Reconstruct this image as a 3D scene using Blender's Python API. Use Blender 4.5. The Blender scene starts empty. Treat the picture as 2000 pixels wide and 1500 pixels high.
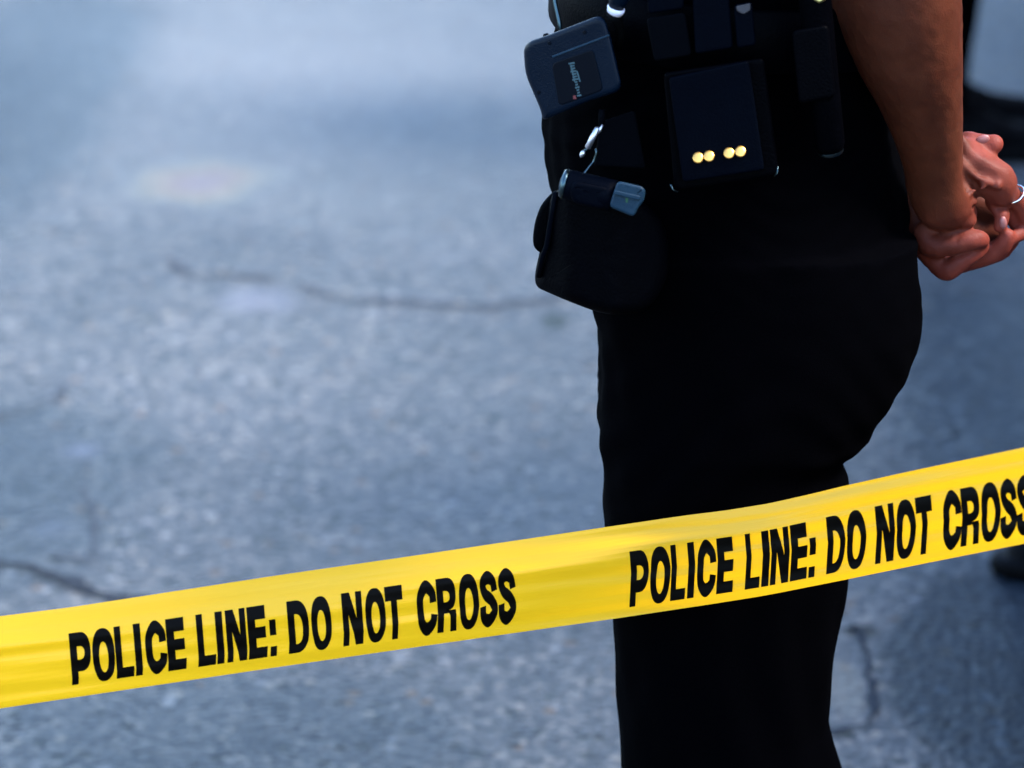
import bpy, bmesh, math, random
import numpy as np
from mathutils import Vector, Matrix
random.seed(4); rng = np.random.default_rng(7)
S = bpy.context.scene

# ------------------------------------------------------------------ camera, sky, sun, exposure
CAM_Z, PITCH, FPX = 1.72, math.radians(18.0), 7500.0
cd = bpy.data.cameras.new('camera'); cam = bpy.data.objects.new('camera', cd)
S.collection.objects.link(cam); S.camera = cam
cam.location = (0, 0, CAM_Z); cam.rotation_euler = (math.radians(90) - PITCH, 0, 0)
cd.sensor_width = 36; cd.lens = 135; cd.clip_end = 2000; cd.clip_start = .05
cd.dof.use_dof = True; cd.dof.focus_distance = 3.10; cd.dof.aperture_fstop = 5.6

w = bpy.data.worlds.new('World'); S.world = w; w.use_nodes = True
nt = w.node_tree; bg = nt.nodes['Background']
sky = nt.nodes.new('ShaderNodeTexSky'); sky.sky_type = 'NISHITA'; sky.sun_disc = False
SUN_EL, SUN_ROT = math.radians(52), math.radians(98)
sky.sun_elevation = SUN_EL; sky.sun_rotation = SUN_ROT
sky.air_density = 1.0; sky.dust_density = 0.9; sky.ozone_density = 4.0
nt.links.new(sky.outputs[0], bg.inputs[0]); bg.inputs[1].default_value = 0.13
sd = bpy.data.lights.new('sun', 'SUN'); sun = bpy.data.objects.new('sun', sd); S.collection.objects.link(sun)
sd.energy = 1.5; sd.angle = math.radians(17); sd.color = (1, .93, .86)
sdir = Vector((math.sin(SUN_ROT) * math.cos(SUN_EL), math.cos(SUN_ROT) * math.cos(SUN_EL), math.sin(SUN_EL)))
sun.rotation_euler = sdir.to_track_quat('Z', 'Y').to_euler()
S.view_settings.view_transform = 'Standard'; S.view_settings.look = 'None'
S.view_settings.exposure = 2.97; S.view_settings.gamma = 1

# ------------------------------------------------------------------ helpers
cF = np.array([0, math.cos(PITCH), -math.sin(PITCH)]); cU = np.array([0, math.sin(PITCH), math.cos(PITCH)])
def P(px, py, Y):
    """world point on the ray of photo pixel (px,py) at distance plane y=Y"""
    d = cF + np.array([(px - 1000) / FPX, 0, 0]) - (py - 750) / FPX * cU
    return np.array([0, 0, CAM_Z]) + d * (Y / d[1])
def G(px, py):
    d = cF + np.array([(px - 1000) / FPX, 0, 0]) - (py - 750) / FPX * cU
    return np.array([0, 0, CAM_Z]) + d * (-CAM_Z / d[2])
def ip(x, pts):
    a = list(zip(*pts)); return np.interp(x, a[0], a[1])

def mat(name, col, rough=.6, metal=0, bump=0, bscale=200, var=0, vscale=20, sheen=0, coat=0, spec=.5):
    m = bpy.data.materials.new(name); m.use_nodes = True; n = m.node_tree; b = n.nodes['Principled BSDF']
    b.inputs['Base Color'].default_value = (*col, 1); b.inputs['Roughness'].default_value = rough
    b.inputs['Metallic'].default_value = metal; b.inputs['Specular IOR Level'].default_value = spec
    b.inputs['Coat Weight'].default_value = coat
    if sheen: b.inputs['Sheen Weight'].default_value = sheen
    tc = n.nodes.new('ShaderNodeTexCoord')
    if var:
        t = n.nodes.new('ShaderNodeTexNoise'); t.inputs['Scale'].default_value = vscale; t.inputs['Detail'].default_value = 6
        n.links.new(tc.outputs['Object'], t.inputs['Vector'])
        mx = n.nodes.new('ShaderNodeMix'); mx.data_type = 'RGBA'
        mx.inputs[6].default_value = (*[c * (1 - var) for c in col], 1); mx.inputs[7].default_value = (*[min(1, c * (1 + var)) for c in col], 1)
        n.links.new(t.outputs[0], mx.inputs[0]); n.links.new(mx.outputs[2], b.inputs['Base Color'])
        mr = n.nodes.new('ShaderNodeMapRange'); mr.inputs[3].default_value = rough * .8; mr.inputs[4].default_value = min(1, rough * 1.2)
        n.links.new(t.outputs[0], mr.inputs[0]); n.links.new(mr.outputs[0], b.inputs['Roughness'])
    if bump:
        t2 = n.nodes.new('ShaderNodeTexNoise'); t2.inputs['Scale'].default_value = bscale; t2.inputs['Detail'].default_value = 4
        n.links.new(tc.outputs['Object'], t2.inputs['Vector'])
        bp = n.nodes.new('ShaderNodeBump'); bp.inputs['Strength'].default_value = bump; bp.inputs['Distance'].default_value = .001
        n.links.new(t2.outputs[0], bp.inputs['Height']); n.links.new(bp.outputs[0], b.inputs['Normal'])
    return m

M = {}
M['cloth'] = mat('navy_cloth', (.00016, .00018, .0005), .95, bump=.5, bscale=900, sheen=0, spec=.012)
M['leather'] = mat('black_leather', (.0002, .0003, .0008), .52, bump=.5, bscale=450, var=.3, vscale=60, spec=.018)
M['nylon'] = mat('black_nylon', (.0003, .0006, .0014), .75, bump=.8, bscale=1200, spec=.03)
M['navy_leather'] = mat('navy_leather', (.0003, .0009, .0026), .55, bump=.4, bscale=600, var=.2, vscale=80, spec=.02)
M['dev'] = mat('blue_grey_plastic', (.0003, .0038, .010), .36, bump=.3, bscale=700, var=.15, vscale=60, spec=.09)
M['devdark'] = mat('dark_label_plastic', (.0004, .0015, .004), .45, spec=.06)
M['print'] = mat('silver_print', (.016, .05, .06), .5)
M['redprint'] = mat('red_print', (.12, .01, .012), .5)
M['greenprint'] = mat('green_print', (.004, .06, .015), .5)
M['lampbody'] = mat('grey_blue_plastic', (.008, .025, .042), .4, bump=.3, bscale=500, var=.2, vscale=90, spec=.15)
M['steel'] = mat('polished_steel', (.9, .9, .93), .16, 1)
M['satin'] = mat('satin_steel', (.62, .62, .66), .42, 1)
M['darksteel'] = mat('worn_steel', (.05, .08, .09), .3, 1)
M['brass'] = mat('brass', (.80, .42, .10), .38, 1)
M['gold'] = mat('dull_gold', (.5, .42, .15), .35, 1)
M['rubber'] = mat('black_rubber', (.001, .0012, .0016), .7, spec=.05)
M['bootleather'] = mat('boot_leather', (.0005, .0006, .001), .6, bump=.3, bscale=90, spec=.05)
M['hair'] = mat('dark_hair', (.02, .012, .008), .6, bump=1, bscale=300)
M['badge'] = mat('worn_grey_patch', (.035, .03, .032), .7, var=.6, vscale=400)
M['steelpost'] = mat('galvanised_post', (.3, .31, .32), .5, .6, var=.3, vscale=12)

def link(o, parent=None):
    S.collection.objects.link(o)
    if parent: o.parent = parent
    return o
def mk(name, verts, faces, m, parent=None, smooth=True):
    me = bpy.data.meshes.new(name); me.from_pydata([tuple(map(float, v)) for v in verts], [], [tuple(map(int, f)) for f in faces])
    me.materials.append(m)
    if smooth: me.polygons.foreach_set('use_smooth', [True] * len(me.polygons))
    me.update(); return link(bpy.data.objects.new(name, me), parent)
def from_bm(name, bm, m, parent=None, smooth=True):
    bmesh.ops.recalc_face_normals(bm, faces=bm.faces)
    me = bpy.data.meshes.new(name); bm.to_mesh(me); bm.free(); me.materials.append(m)
    if smooth: me.polygons.foreach_set('use_smooth', [True] * len(me.polygons))
    return link(bpy.data.objects.new(name, me), parent)
def tag(o, label=None, cat=None, group=None, kind=None):
    if label: o['label'] = label
    if cat: o['category'] = cat
    if group: o['group'] = group
    if kind: o['kind'] = kind
    return o
def empty(name, loc=(0, 0, 0)):
    """origin marker of a thing; parts keep world coordinates through the parent inverse"""
    o = bpy.data.objects.new(name, None); o.location = loc; o.empty_display_size = .05; S.collection.objects.link(o)
    bpy.context.view_layer.update(); return o
def adopt(root, *kids):
    inv = Matrix.Translation(root.location).inverted()
    for k in kids:
        k.parent = root; k.matrix_parent_inverse = inv

# ---- signed-distance modelling
class SDF:
    def __init__(s, lo, hi, h):
        s.lo = np.array(lo, float); s.h = h; s.n = np.ceil((np.array(hi) - s.lo) / h).astype(int) + 1
        s.F = np.full(s.n, .08, np.float32)
        s.ax = [s.lo[i] + h * np.arange(s.n[i]) for i in range(3)]
    def box(s, lo, hi):
        a = np.clip(((np.array(lo) - s.lo) / s.h).astype(int), 0, s.n); b = np.clip(np.ceil((np.array(hi) - s.lo) / s.h).astype(int) + 1, 0, s.n)
        if np.any(b <= a): return None, None
        sl = tuple(slice(a[i], b[i]) for i in range(3))
        return sl, np.meshgrid(*[s.ax[i][sl[i]] for i in range(3)], indexing='ij', sparse=True)
    def merge(s, sl, d, k, cut=False):
        f = s.F[sl]
        if cut:
            d = -d; hh = np.maximum(k - np.abs(f - d), 0) / k; s.F[sl] = np.maximum(f, d) + hh * hh * k / 4
        else:
            hh = np.maximum(k - np.abs(f - d), 0) / k; s.F[sl] = np.minimum(f, d) - hh * hh * k / 4
    def cone(s, a, b, ra, rb, k=.008, cut=False, ysc=1.0):
        a = np.array(a, float); b = np.array(b, float); r = max(ra, rb) * max(1, ysc) + k + 2 * s.h
        sl, g = s.box(np.minimum(a, b) - r, np.maximum(a, b) + r)
        if sl is None: return
        X, Y, Z = g; ab = b - a; L = max(ab @ ab, 1e-12)
        t = np.clip(((X - a[0]) * ab[0] + (Y - a[1]) * ab[1] + (Z - a[2]) * ab[2]) / L, 0, 1)
        d = np.sqrt((X - a[0] - t * ab[0]) ** 2 + ((Y - a[1] - t * ab[1]) / ysc) ** 2 + (Z - a[2] - t * ab[2]) ** 2) - (ra + (rb - ra) * t)
        s.merge(sl, d, k, cut)
    def ell(s, c, r, k=.01, cut=False, rot=None):
        c = np.array(c, float); r = np.array(r, float); m = r.max() + k + 2 * s.h
        sl, g = s.box(c - m, c + m)
        if sl is None: return
        X, Y, Z = g[0] - c[0], g[1] - c[1], g[2] - c[2]
        if rot is not None:
            q = np.array(rot); X, Y, Z = (q[0, 0] * X + q[1, 0] * Y + q[2, 0] * Z, q[0, 1] * X + q[1, 1] * Y + q[2, 1] * Z, q[0, 2] * X + q[1, 2] * Y + q[2, 2] * Z)
        k0 = np.sqrt((X / r[0]) ** 2 + (Y / r[1]) ** 2 + (Z / r[2]) ** 2); k1 = np.sqrt((X / r[0] ** 2) ** 2 + (Y / r[1] ** 2) ** 2 + (Z / r[2] ** 2) ** 2)
        s.merge(sl, k0 * (k0 - 1) / np.maximum(k1, 1e-9), k, cut)
    def chain(s, pts, k=.006, cut=False, ysc=1.0):
        A = np.array([q[0] for q in pts], float); R_ = np.array([q[1] for q in pts], float)
        r = R_.max() * max(1, ysc) + k + 2 * s.h; sl, g = s.box(A.min(0) - r, A.max(0) + r)
        if sl is None: return
        X, Y, Z = g; d = None
        for i in range(len(A) - 1):
            a, ab = A[i], A[i + 1] - A[i]; L = max(ab @ ab, 1e-12)
            t = np.clip(((X - a[0]) * ab[0] + (Y - a[1]) * ab[1] + (Z - a[2]) * ab[2]) / L, 0, 1)
            q = np.sqrt((X - a[0] - t * ab[0]) ** 2 + ((Y - a[1] - t * ab[1]) / ysc) ** 2 + (Z - a[2] - t * ab[2]) ** 2) - (R_[i] + (R_[i + 1] - R_[i]) * t)
            if d is None: d = q
            else:
                kk = .0012; hh = np.maximum(kk - np.abs(d - q), 0) / kk; d = np.minimum(d, q) - hh * hh * kk / 4
        s.merge(sl, d, k, cut)
    def ripple(s, amp, scale, n=10, seed=1, stretch=(1, 1, 1)):
        r = np.random.default_rng(seed); sl, (X, Y, Z) = s.box(s.lo, s.lo + s.n * s.h)
        acc = 0
        for i in range(n):
            f = r.normal(size=3); f /= np.linalg.norm(f); f = f * np.array(stretch) * scale * (.6 + 1.4 * r.random())
            acc = acc + np.sin(X * f[0] + Y * f[1] + Z * f[2] + r.random() * 6.28) * (1 + .0 * i)
        s.F += (amp / math.sqrt(n) * acc).astype(np.float32)
    def mesh(s):
        F = s.F; ins = F < 0; c = np.zeros(tuple(s.n - 1), np.uint8)
        for i in (0, 1):
            for j in (0, 1):
                for k in (0, 1): c += ins[i:s.n[0] - 1 + i, j:s.n[1] - 1 + j, k:s.n[2] - 1 + k]
        act = (c > 0) & (c < 8); idx = np.argwhere(act); vid = np.full(c.shape, -1, np.int64); vid[act] = np.arange(len(idx))
        acc = np.zeros((len(idx), 3)); cnt = np.zeros(len(idx)); off = [(i, j, k) for i in (0, 1) for j in (0, 1) for k in (0, 1)]
        for o in off:
            for a in range(3):
                if o[a]: continue
                p = list(o); p[a] = 1; A = idx + np.array(o); B = idx + np.array(p)
                fa = F[A[:, 0], A[:, 1], A[:, 2]]; fb = F[B[:, 0], B[:, 1], B[:, 2]]; m = (fa < 0) != (fb < 0)
                t = fa[m] / (fa[m] - fb[m]); q = A[m].astype(float); q[:, a] += t; acc[m] += q; cnt[m] += 1
        V = s.lo + acc / cnt[:, None] * s.h
        faces = []
        for a in range(3):
            b, cc = (a + 1) % 3, (a + 2) % 3
            sa = [slice(None)] * 3; sb = [slice(None)] * 3; sa[a] = slice(0, -1); sb[a] = slice(1, None)
            x = ins[tuple(sa)]; y = ins[tuple(sb)]; e = np.argwhere(x != y)
            ok = (e[:, b] > 0) & (e[:, cc] > 0) & (e[:, b] < s.n[b] - 1) & (e[:, cc] < s.n[cc] - 1); e = e[ok]
            fl = x[e[:, 0], e[:, 1], e[:, 2]]
            def v(db, dc):
                q = e.copy(); q[:, b] += db; q[:, cc] += dc; return vid[q[:, 0], q[:, 1], q[:, 2]]
            quad = np.stack([v(-1, -1), v(0, -1), v(0, 0), v(-1, 0)], 1); quad[~fl] = quad[~fl][:, ::-1]; faces.append(quad)
        return V, np.concatenate(faces)
def np_mesh(name, parts, m, parent=None):
    V = np.concatenate([p[0] for p in parts]); o = 0; Fs = []
    for p in parts: Fs.append(p[1] + o); o += len(p[0])
    Fq = np.concatenate(Fs)
    me = bpy.data.meshes.new(name); me.vertices.add(len(V)); me.vertices.foreach_set('co', V.astype(np.float32).ravel())
    me.loops.add(Fq.size); me.loops.foreach_set('vertex_index', Fq.astype(np.int32).ravel())
    me.polygons.add(len(Fq)); me.polygons.foreach_set('loop_start', (np.arange(len(Fq)) * 4).astype(np.int32))
    me.polygons.foreach_set('use_smooth', np.ones(len(Fq), bool)); me.materials.append(m); me.update(calc_edges=True); me.validate()
    return link(bpy.data.objects.new(name, me), parent)

# ---- small-object helpers
def closed_spline(pts, n=6):
    p = [np.array(q, float) for q in pts]; out = []; N = len(p)
    for i in range(N):
        a, b, c, d = p[i - 1], p[i], p[(i + 1) % N], p[(i + 2) % N]
        for t in np.arange(n) / n:
            out.append(.5 * ((2 * b) + (-a + c) * t + (2 * a - 5 * b + 4 * c - d) * t * t + (-a + 3 * b - 3 * c + d) * t ** 3))
    return out
def round_poly(pts, r, n=5):
    """polygon with corners rounded by radius r (pixels)"""
    out = []; N = len(pts)
    for i in range(N):
        a, b, c = np.array(pts[i - 1], float), np.array(pts[i], float), np.array(pts[(i + 1) % N], float)
        rr = r[i] if isinstance(r, (list, tuple)) else r
        u = a - b; v = c - b; lu, lv = np.linalg.norm(u), np.linalg.norm(v); q = min(rr, lu * .48, lv * .48)
        s, e = b + u / lu * q, b + v / lv * q
        for t in np.linspace(0, 1, n + 1): out.append((1 - t) ** 2 * s + 2 * t * (1 - t) * b + t * t * e)
    return out
def slab(name, outline, Yf, thick, bev, m, parent=None, segs=5, back_bev=True):
    """solid from an outline in photo pixels: Yf = number or function(px,py) giving the front face's distance"""
    yf = Yf if callable(Yf) else (lambda a, b: Yf)
    o = [np.array(q[:2], float) for q in outline]; N = len(o)
    ar = sum(o[i][0] * o[(i + 1) % N][1] - o[(i + 1) % N][0] * o[i][1] for i in range(N))
    sg = 1 if ar > 0 else -1
    nrm = []
    for i in range(N):
        t = o[(i + 1) % N] - o[i - 1]; t = t / max(np.linalg.norm(t), 1e-9); nrm.append(np.array([-t[1], t[0]]) * sg)
    bp = bev / .00042; bm = bmesh.new(); rings = []
    for k in range(segs + 1):
        a = k / segs * math.pi / 2; ins = bp * (1 - math.sin(a)); dep = bev * (1 - math.cos(a))
        rings.append([bm.verts.new(P(*(o[i] + nrm[i] * ins), yf(*(o[i] + nrm[i] * ins)) + dep)) for i in range(N)])
    for k in range(segs + 1):
        a = k / segs * math.pi / 2; b2 = bev * .6; ins = b2 / .00042 * (1 - math.cos(a)); dep = thick - b2 + b2 * math.sin(a)
        rings.append([bm.verts.new(P(*(o[i] + nrm[i] * ins), yf(*(o[i] + nrm[i] * ins)) + dep)) for i in range(N)])
    for A, B in zip(rings[:-1], rings[1:]):
        for i in range(N): bm.faces.new((A[i], A[(i + 1) % N], B[(i + 1) % N], B[i]))
    cen = sum(o) / N
    for ring0, dep0, flip in ((rings[0], 0, 1), (rings[-1], thick, 0)):
        base = [o[i] + nrm[i] * (bp if flip else bp * .6) for i in range(N)]; prev = ring0
        for t in (.06, .2, .4, .6, .8):
            cur = [bm.verts.new(P(*(q + (cen - q) * t), yf(*(q + (cen - q) * t)) + dep0)) for q in base]
            for i in range(N):
                f = (prev[i], cur[i], cur[(i + 1) % N], prev[(i + 1) % N]); bm.faces.new(f if flip else f[::-1])
            prev = cur
        cv = bm.verts.new(P(*cen, yf(*cen) + dep0))
        for i in range(N):
            f = (prev[i], cv, prev[(i + 1) % N]); bm.faces.new(f if flip else f[::-1])
    return from_bm(name, bm, m, parent)
def tube(name, pts, rad, m, parent=None, n=16, caps=True):
    """round tube through world points; rad a number or list"""
    p = [Vector(map(float, q)) for q in pts]; rs = rad if isinstance(rad, (list, tuple)) else [rad] * len(p)
    bm = bmesh.new(); rings = []; prev = None
    for i, q in enumerate(p):
        t = (p[min(i + 1, len(p) - 1)] - p[max(i - 1, 0)]).normalized()
        if prev is None: u = t.orthogonal().normalized()
        else: u = (prev - t * prev.dot(t)).normalized()
        prev = u; v = t.cross(u)
        rings.append([bm.verts.new(q + (u * math.cos(a) + v * math.sin(a)) * rs[i]) for a in np.arange(n) / n * 2 * math.pi])
    for A, B in zip(rings[:-1], rings[1:]):
        for i in range(n): bm.faces.new((A[i], A[(i + 1) % n], B[(i + 1) % n], B[i]))
    if caps: bm.faces.new(rings[0][::-1]); bm.faces.new(rings[-1])
    return from_bm(name, bm, m, parent)
def box(name, lo, hi, m, parent=None):
    x0, y0, z0 = lo; x1, y1, z1 = hi
    v = [(x, y, z) for x in (x0, x1) for y in (y0, y1) for z in (z0, z1)]
    return mk(name, v, [(0, 1, 3, 2), (4, 6, 7, 5), (0, 4, 5, 1), (2, 3, 7, 6), (0, 2, 6, 4), (1, 5, 7, 3)], m, parent, smooth=False)

# ------------------------------------------------------------------ ground
def ground_material():
    m = bpy.data.materials.new('asphalt'); m.use_nodes = True; n = m.node_tree; L = n.links; b = n.nodes['Principled BSDF']
    geo = n.nodes.new('ShaderNodeNewGeometry'); pos = geo.outputs['Position']
    def noise(sc, det=4, rough=.6):
        t = n.nodes.new('ShaderNodeTexNoise'); t.inputs['Scale'].default_value = sc; t.inputs['Detail'].default_value = det
        t.inputs['Roughness'].default_value = rough; L.new(pos, t.inputs['Vector']); return t
    def ramp(src, stops):
        r = n.nodes.new('ShaderNodeValToRGB'); e = r.color_ramp.elements
        while len(e) < len(stops): e.new(.5)
        for i, (p_, c_) in enumerate(stops): e[i].position = p_; e[i].color = (*c_, 1)
        L.new(src, r.inputs[0]); return r.outputs[0]
    def mix(f, a, c, mode='MIX'):
        x = n.nodes.new('ShaderNodeMix'); x.data_type = 'RGBA'; x.blend_type = mode
        for s_, v_ in ((0, f), (6, a), (7, c)):
            if isinstance(v_, (int, float)): x.inputs[s_].default_value = v_
            elif isinstance(v_, tuple): x.inputs[s_].default_value = (*v_, 1)
            else: L.new(v_, x.inputs[s_])
        return x.outputs[2]
    big = noise(1.3, 5); mid = noise(15, 6, .75); fine = noise(75, 4, .7)
    vor = n.nodes.new('ShaderNodeTexVoronoi'); vor.inputs['Scale'].default_value = 85; L.new(pos, vor.inputs['Vector'])
    vor2 = n.nodes.new('ShaderNodeTexVoronoi'); vor2.inputs['Scale'].default_value = 38; L.new(pos, vor2.inputs['Vector'])
    base = ramp(mid.outputs[0], [(.30, (.07, .09, .13)), (.5, (.18, .20, .255)), (.70, (.34, .35, .40))])
    stone = ramp(vor.outputs['Color'], [(.0, (.02, .03, .05)), (.35, (.11, .135, .19)), (.7, (.26, .28, .34)), (.9, (.60, .57, .60)), (1, (.85, .74, .66))])
    col = mix(.62, base, stone)
    grit = noise(170, 3, .85); col = mix(.8, col, ramp(grit.outputs[0], [(.36, (.34, .37, .41)), (.5, (.98, .98, .98)), (.64, (1.95, 1.9, 1.85))]), 'MULTIPLY')
    # a few larger pale and brown stones
    sep = n.nodes.new('ShaderNodeSeparateColor'); L.new(vor2.outputs['Color'], sep.inputs[0])
    near = n.nodes.new('ShaderNodeMath'); near.operation = 'LESS_THAN'; near.inputs[1].default_value = .33; L.new(vor2.outputs['Distance'], near.inputs[0])
    for ch, thr, cc in ((0, .90, (.55, .56, .66)), (1, .92, (.30, .20, .15)), (2, .88, (.05, .07, .09))):
        g = n.nodes.new('ShaderNodeMath'); g.operation = 'GREATER_THAN'; g.inputs[1].default_value = thr; L.new(sep.outputs[ch], g.inputs[0])
        mm = n.nodes.new('ShaderNodeMath'); mm.operation = 'MULTIPLY'; L.new(g.outputs[0], mm.inputs[0]); L.new(near.outputs[0], mm.inputs[1])
        m2 = n.nodes.new('ShaderNodeMath'); m2.operation = 'MULTIPLY'; m2.inputs[1].default_value = .9; L.new(mm.outputs[0], m2.inputs[0])
        col = mix(m2.outputs[0], col, cc)
    col = mix(.75, col, ramp(big.outputs[0], [(.3, (.6, .64, .7)), (.5, (1, 1, 1)), (.7, (1.35, 1.3, 1.28))]), 'MULTIPLY')
    col = mix(.6, col, ramp(fine.outputs[0], [(.3, (.7, .72, .75)), (.7, (1.3, 1.28, 1.25))]), 'MULTIPLY')
    # blotches with a place of their own: stains, spills, worn patches, tone changes, painted-in sheen and shade
    def blotch(px, py, wx, wy, stops, wob=.25, mode='MIX'):
        nonlocal col
        c = G(px, py); sx = abs(G(px + wx, py)[0] - G(px - wx, py)[0]) / 2; sy = abs(G(px, py - wy)[1] - G(px, py + wy)[1]) / 2
        v = n.nodes.new('ShaderNodeVectorMath'); v.operation = 'SUBTRACT'; L.new(pos, v.inputs[0]); v.inputs[1].default_value = tuple(c)
        s_ = n.nodes.new('ShaderNodeVectorMath'); s_.operation = 'MULTIPLY'; s_.inputs[1].default_value = (1 / sx, 1 / sy, 0); L.new(v.outputs[0], s_.inputs[0])
        nn = noise(5.5 / max(sx, sy) * .25, 3); ad = n.nodes.new('ShaderNodeVectorMath'); ad.operation = 'MULTIPLY_ADD'
        ad.inputs[1].default_value = (wob * 4, wob * 4, 0); L.new(nn.outputs['Color'], ad.inputs[0])
        of = n.nodes.new('ShaderNodeVectorMath'); of.operation = 'SUBTRACT'; of.inputs[1].default_value = (wob * 2, wob * 2, 0); L.new(s_.outputs[0], of.inputs[0])
        L.new(of.outputs[0], ad.inputs[2])
        ln = n.nodes.new('ShaderNodeVectorMath'); ln.operation = 'LENGTH'; L.new(ad.outputs[0], ln.inputs[0])
        r = n.nodes.new('ShaderNodeValToRGB'); e = r.color_ramp.elements
        while len(e) < len(stops): e.new(.5)
        for i, (p_, c_) in enumerate(stops): e[i].position = p_; e[i].color = c_
        L.new(ln.outputs['Value'], r.inputs[0])
        col = mix(r.outputs[1], col, r.outputs[0], mode)
    W = (.42, .42, .5)
    blotch(390, 352, 185, 56, [(0, (.42, .33, .48, .6)), (.2, (.50, .36, .40, .6)), (.42, (.58, .46, .36, .55)), (.62, (.48, .48, .42, .42)), (.82, (.36, .42, .50, .25)), (1, (.3, .36, .5, 0))], .26)
    blotch(505, 585, 110, 38, [(0, (.48, .48, .68, .55)), (.5, (.42, .44, .62, .4)), (1, (.3, .3, .4, 0))])
    blotch(160, 880, 62, 26, [(0, (.60, .60, .85, .7)), (1, (.3, .3, .4, 0))], .1)
    blotch(100, 1030, 70, 30, [(0, (.36, .40, .58, .5)), (1, (.3, .3, .4, 0))])
    blotch(1083, 626, 34, 20, [(0, (.02, .03, .025, 1)), (.6, (.03, .045, .035, .9)), (1, (.1, .1, .1, 0))], .06)
    blotch(293, 622, 22, 14, [(0, (.09, .09, .07, .6)), (1, (.1, .1, .1, 0))], .06)
    blotch(545, 1065, 60, 42, [(0, (.06, .09, .12, .55)), (1, (.1, .1, .1, 0))])
    blotch(790, 915, 35, 18, [(0, (.06, .09, .12, .5)), (1, (.1, .1, .1, 0))])
    blotch(760, 110, 950, 330, [(0, (.56, .58, .68, .5)), (.4, (.50, .53, .62, .36)), (.75, (.44, .47, .56, .16)), (1, (.3, .3, .4, 0))])  # sky sheen on the far ground, painted in as paler colour
    blotch(20, 180, 330, 330, [(0, (.32, .42, .52, 1)), (.6, (.48, .59, .68, .9)), (1, (1, 1, 1, 0))], .15, 'MULTIPLY')  # darker, bluer upper left corner
    blotch(1650, 1345, 52, 75, [(0, (.42, .42, .44, .65)), (.7, (.38, .38, .40, .5)), (1, (.3, .3, .4, 0))])
    blotch(1682, 1232, 44, 15, [(0, (.015, .015, .02, 1)), (.6, (.02, .02, .025, .9)), (1, (.1, .1, .1, 0))], .06)
    # newer, darker asphalt patch beyond the right-hand crack; left-side light fall-off painted in after it
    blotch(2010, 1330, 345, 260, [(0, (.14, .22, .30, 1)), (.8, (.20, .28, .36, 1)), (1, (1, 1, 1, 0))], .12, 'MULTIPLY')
    blotch(1990, 90, 260, 130, [(0, (.50, .68, .85, 1)), (.7, (.60, .76, .9, .9)), (1, (1, 1, 1, 0))], .12, 'MULTIPLY')  # darker, bluer ground at the upper right
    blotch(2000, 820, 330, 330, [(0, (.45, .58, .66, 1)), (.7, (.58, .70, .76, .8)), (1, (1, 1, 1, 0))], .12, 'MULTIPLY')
    blotch(250, 1480, 1000, 280, [(0, (.36, .47, .57, 1)), (.6, (.50, .61, .70, .9)), (1, (1, 1, 1, 0))], .15, 'MULTIPLY')  # weaker light on the near ground, painted into the colour
    blotch(0, 950, 420, 260, [(0, (.40, .51, .60, 1)), (.6, (.55, .65, .72, .9)), (1, (1, 1, 1, 0))], .15, 'MULTIPLY')  # light fall-off toward the left edge, painted into the colour
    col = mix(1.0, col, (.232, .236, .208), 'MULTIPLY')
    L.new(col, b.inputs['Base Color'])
    rr = n.nodes.new('ShaderNodeMapRange'); L.new(mid.outputs[0], rr.inputs[0]); rr.inputs[3].default_value = .30; rr.inputs[4].default_value = .60; b.inputs['Specular IOR Level'].default_value = .085
    L.new(rr.outputs[0], b.inputs['Roughness'])
    ht = n.nodes.new('ShaderNodeMath'); ht.operation = 'MULTIPLY_ADD'; ht.inputs[1].default_value = -.8; L.new(vor.outputs['Distance'], ht.inputs[0]); L.new(fine.outputs[0], ht.inputs[2])
    bp = n.nodes.new('ShaderNodeBump'); bp.inputs['Strength'].default_value = .7; bp.inputs['Distance'].default_value = .004
    L.new(ht.outputs[0], bp.inputs['Height']); L.new(bp.outputs[0], b.inputs['Normal'])
    return m
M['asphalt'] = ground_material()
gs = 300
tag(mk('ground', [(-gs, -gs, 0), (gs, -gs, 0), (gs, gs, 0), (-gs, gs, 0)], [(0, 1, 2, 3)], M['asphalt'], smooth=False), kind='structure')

# cracks: ragged dirt-filled strips laid in the pavement
M['crack'] = mat('crack_dirt', (.018, .023, .030), .9, var=.6, vscale=60, spec=.05)
M['faint'] = mat('crack_worn', (.045, .055, .068), .9, var=.5, vscale=60, spec=.05)
def crack(pix, wid, m):
    pts = [G(*q) for q in pix]; d = [0]
    for a, b in zip(pts[:-1], pts[1:]): d.append(d[-1] + np.linalg.norm(b - a))
    s = np.arange(0, d[-1], .009); c = np.stack([np.interp(s, d, [p_[i] for p_ in pts]) for i in range(3)], 1)
    jit = np.cumsum(rng.normal(0, .0042, len(s))); jit -= np.interp(s, [0, s[-1]], [jit[0], jit[-1]]); jit *= .6
    t = np.gradient(c, axis=0); t /= np.linalg.norm(t, axis=1)[:, None]; nn = np.stack([-t[:, 1], t[:, 0], 0 * t[:, 0]], 1)
    c = c + nn * jit[:, None]; brk = np.clip(1.0 + .55 * np.sin(s * 21 + 3 * np.sin(s * 8.3)) + .35 * rng.normal(size=len(s)), .3, 1.8); ww = wid * brk * (.4 + .9 * rng.random(len(s))) * np.clip(np.minimum(s, s[-1] - s) / .06, .15, 1)
    ww2 = wid * brk * (.4 + .9 * rng.random(len(s))) * np.clip(np.minimum(s, s[-1] - s) / .06, .15, 1)
    V = [*(c + nn * ww[:, None] / 2 + [0, 0, .003]), *(c - nn * ww2[:, None] / 2 + [0, 0, .003])]; k = len(s)
    return tag(mk('crack', V, [(i, i + 1, k + i + 1, k + i) for i in range(k - 1)], m, smooth=False), kind='structure')
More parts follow.
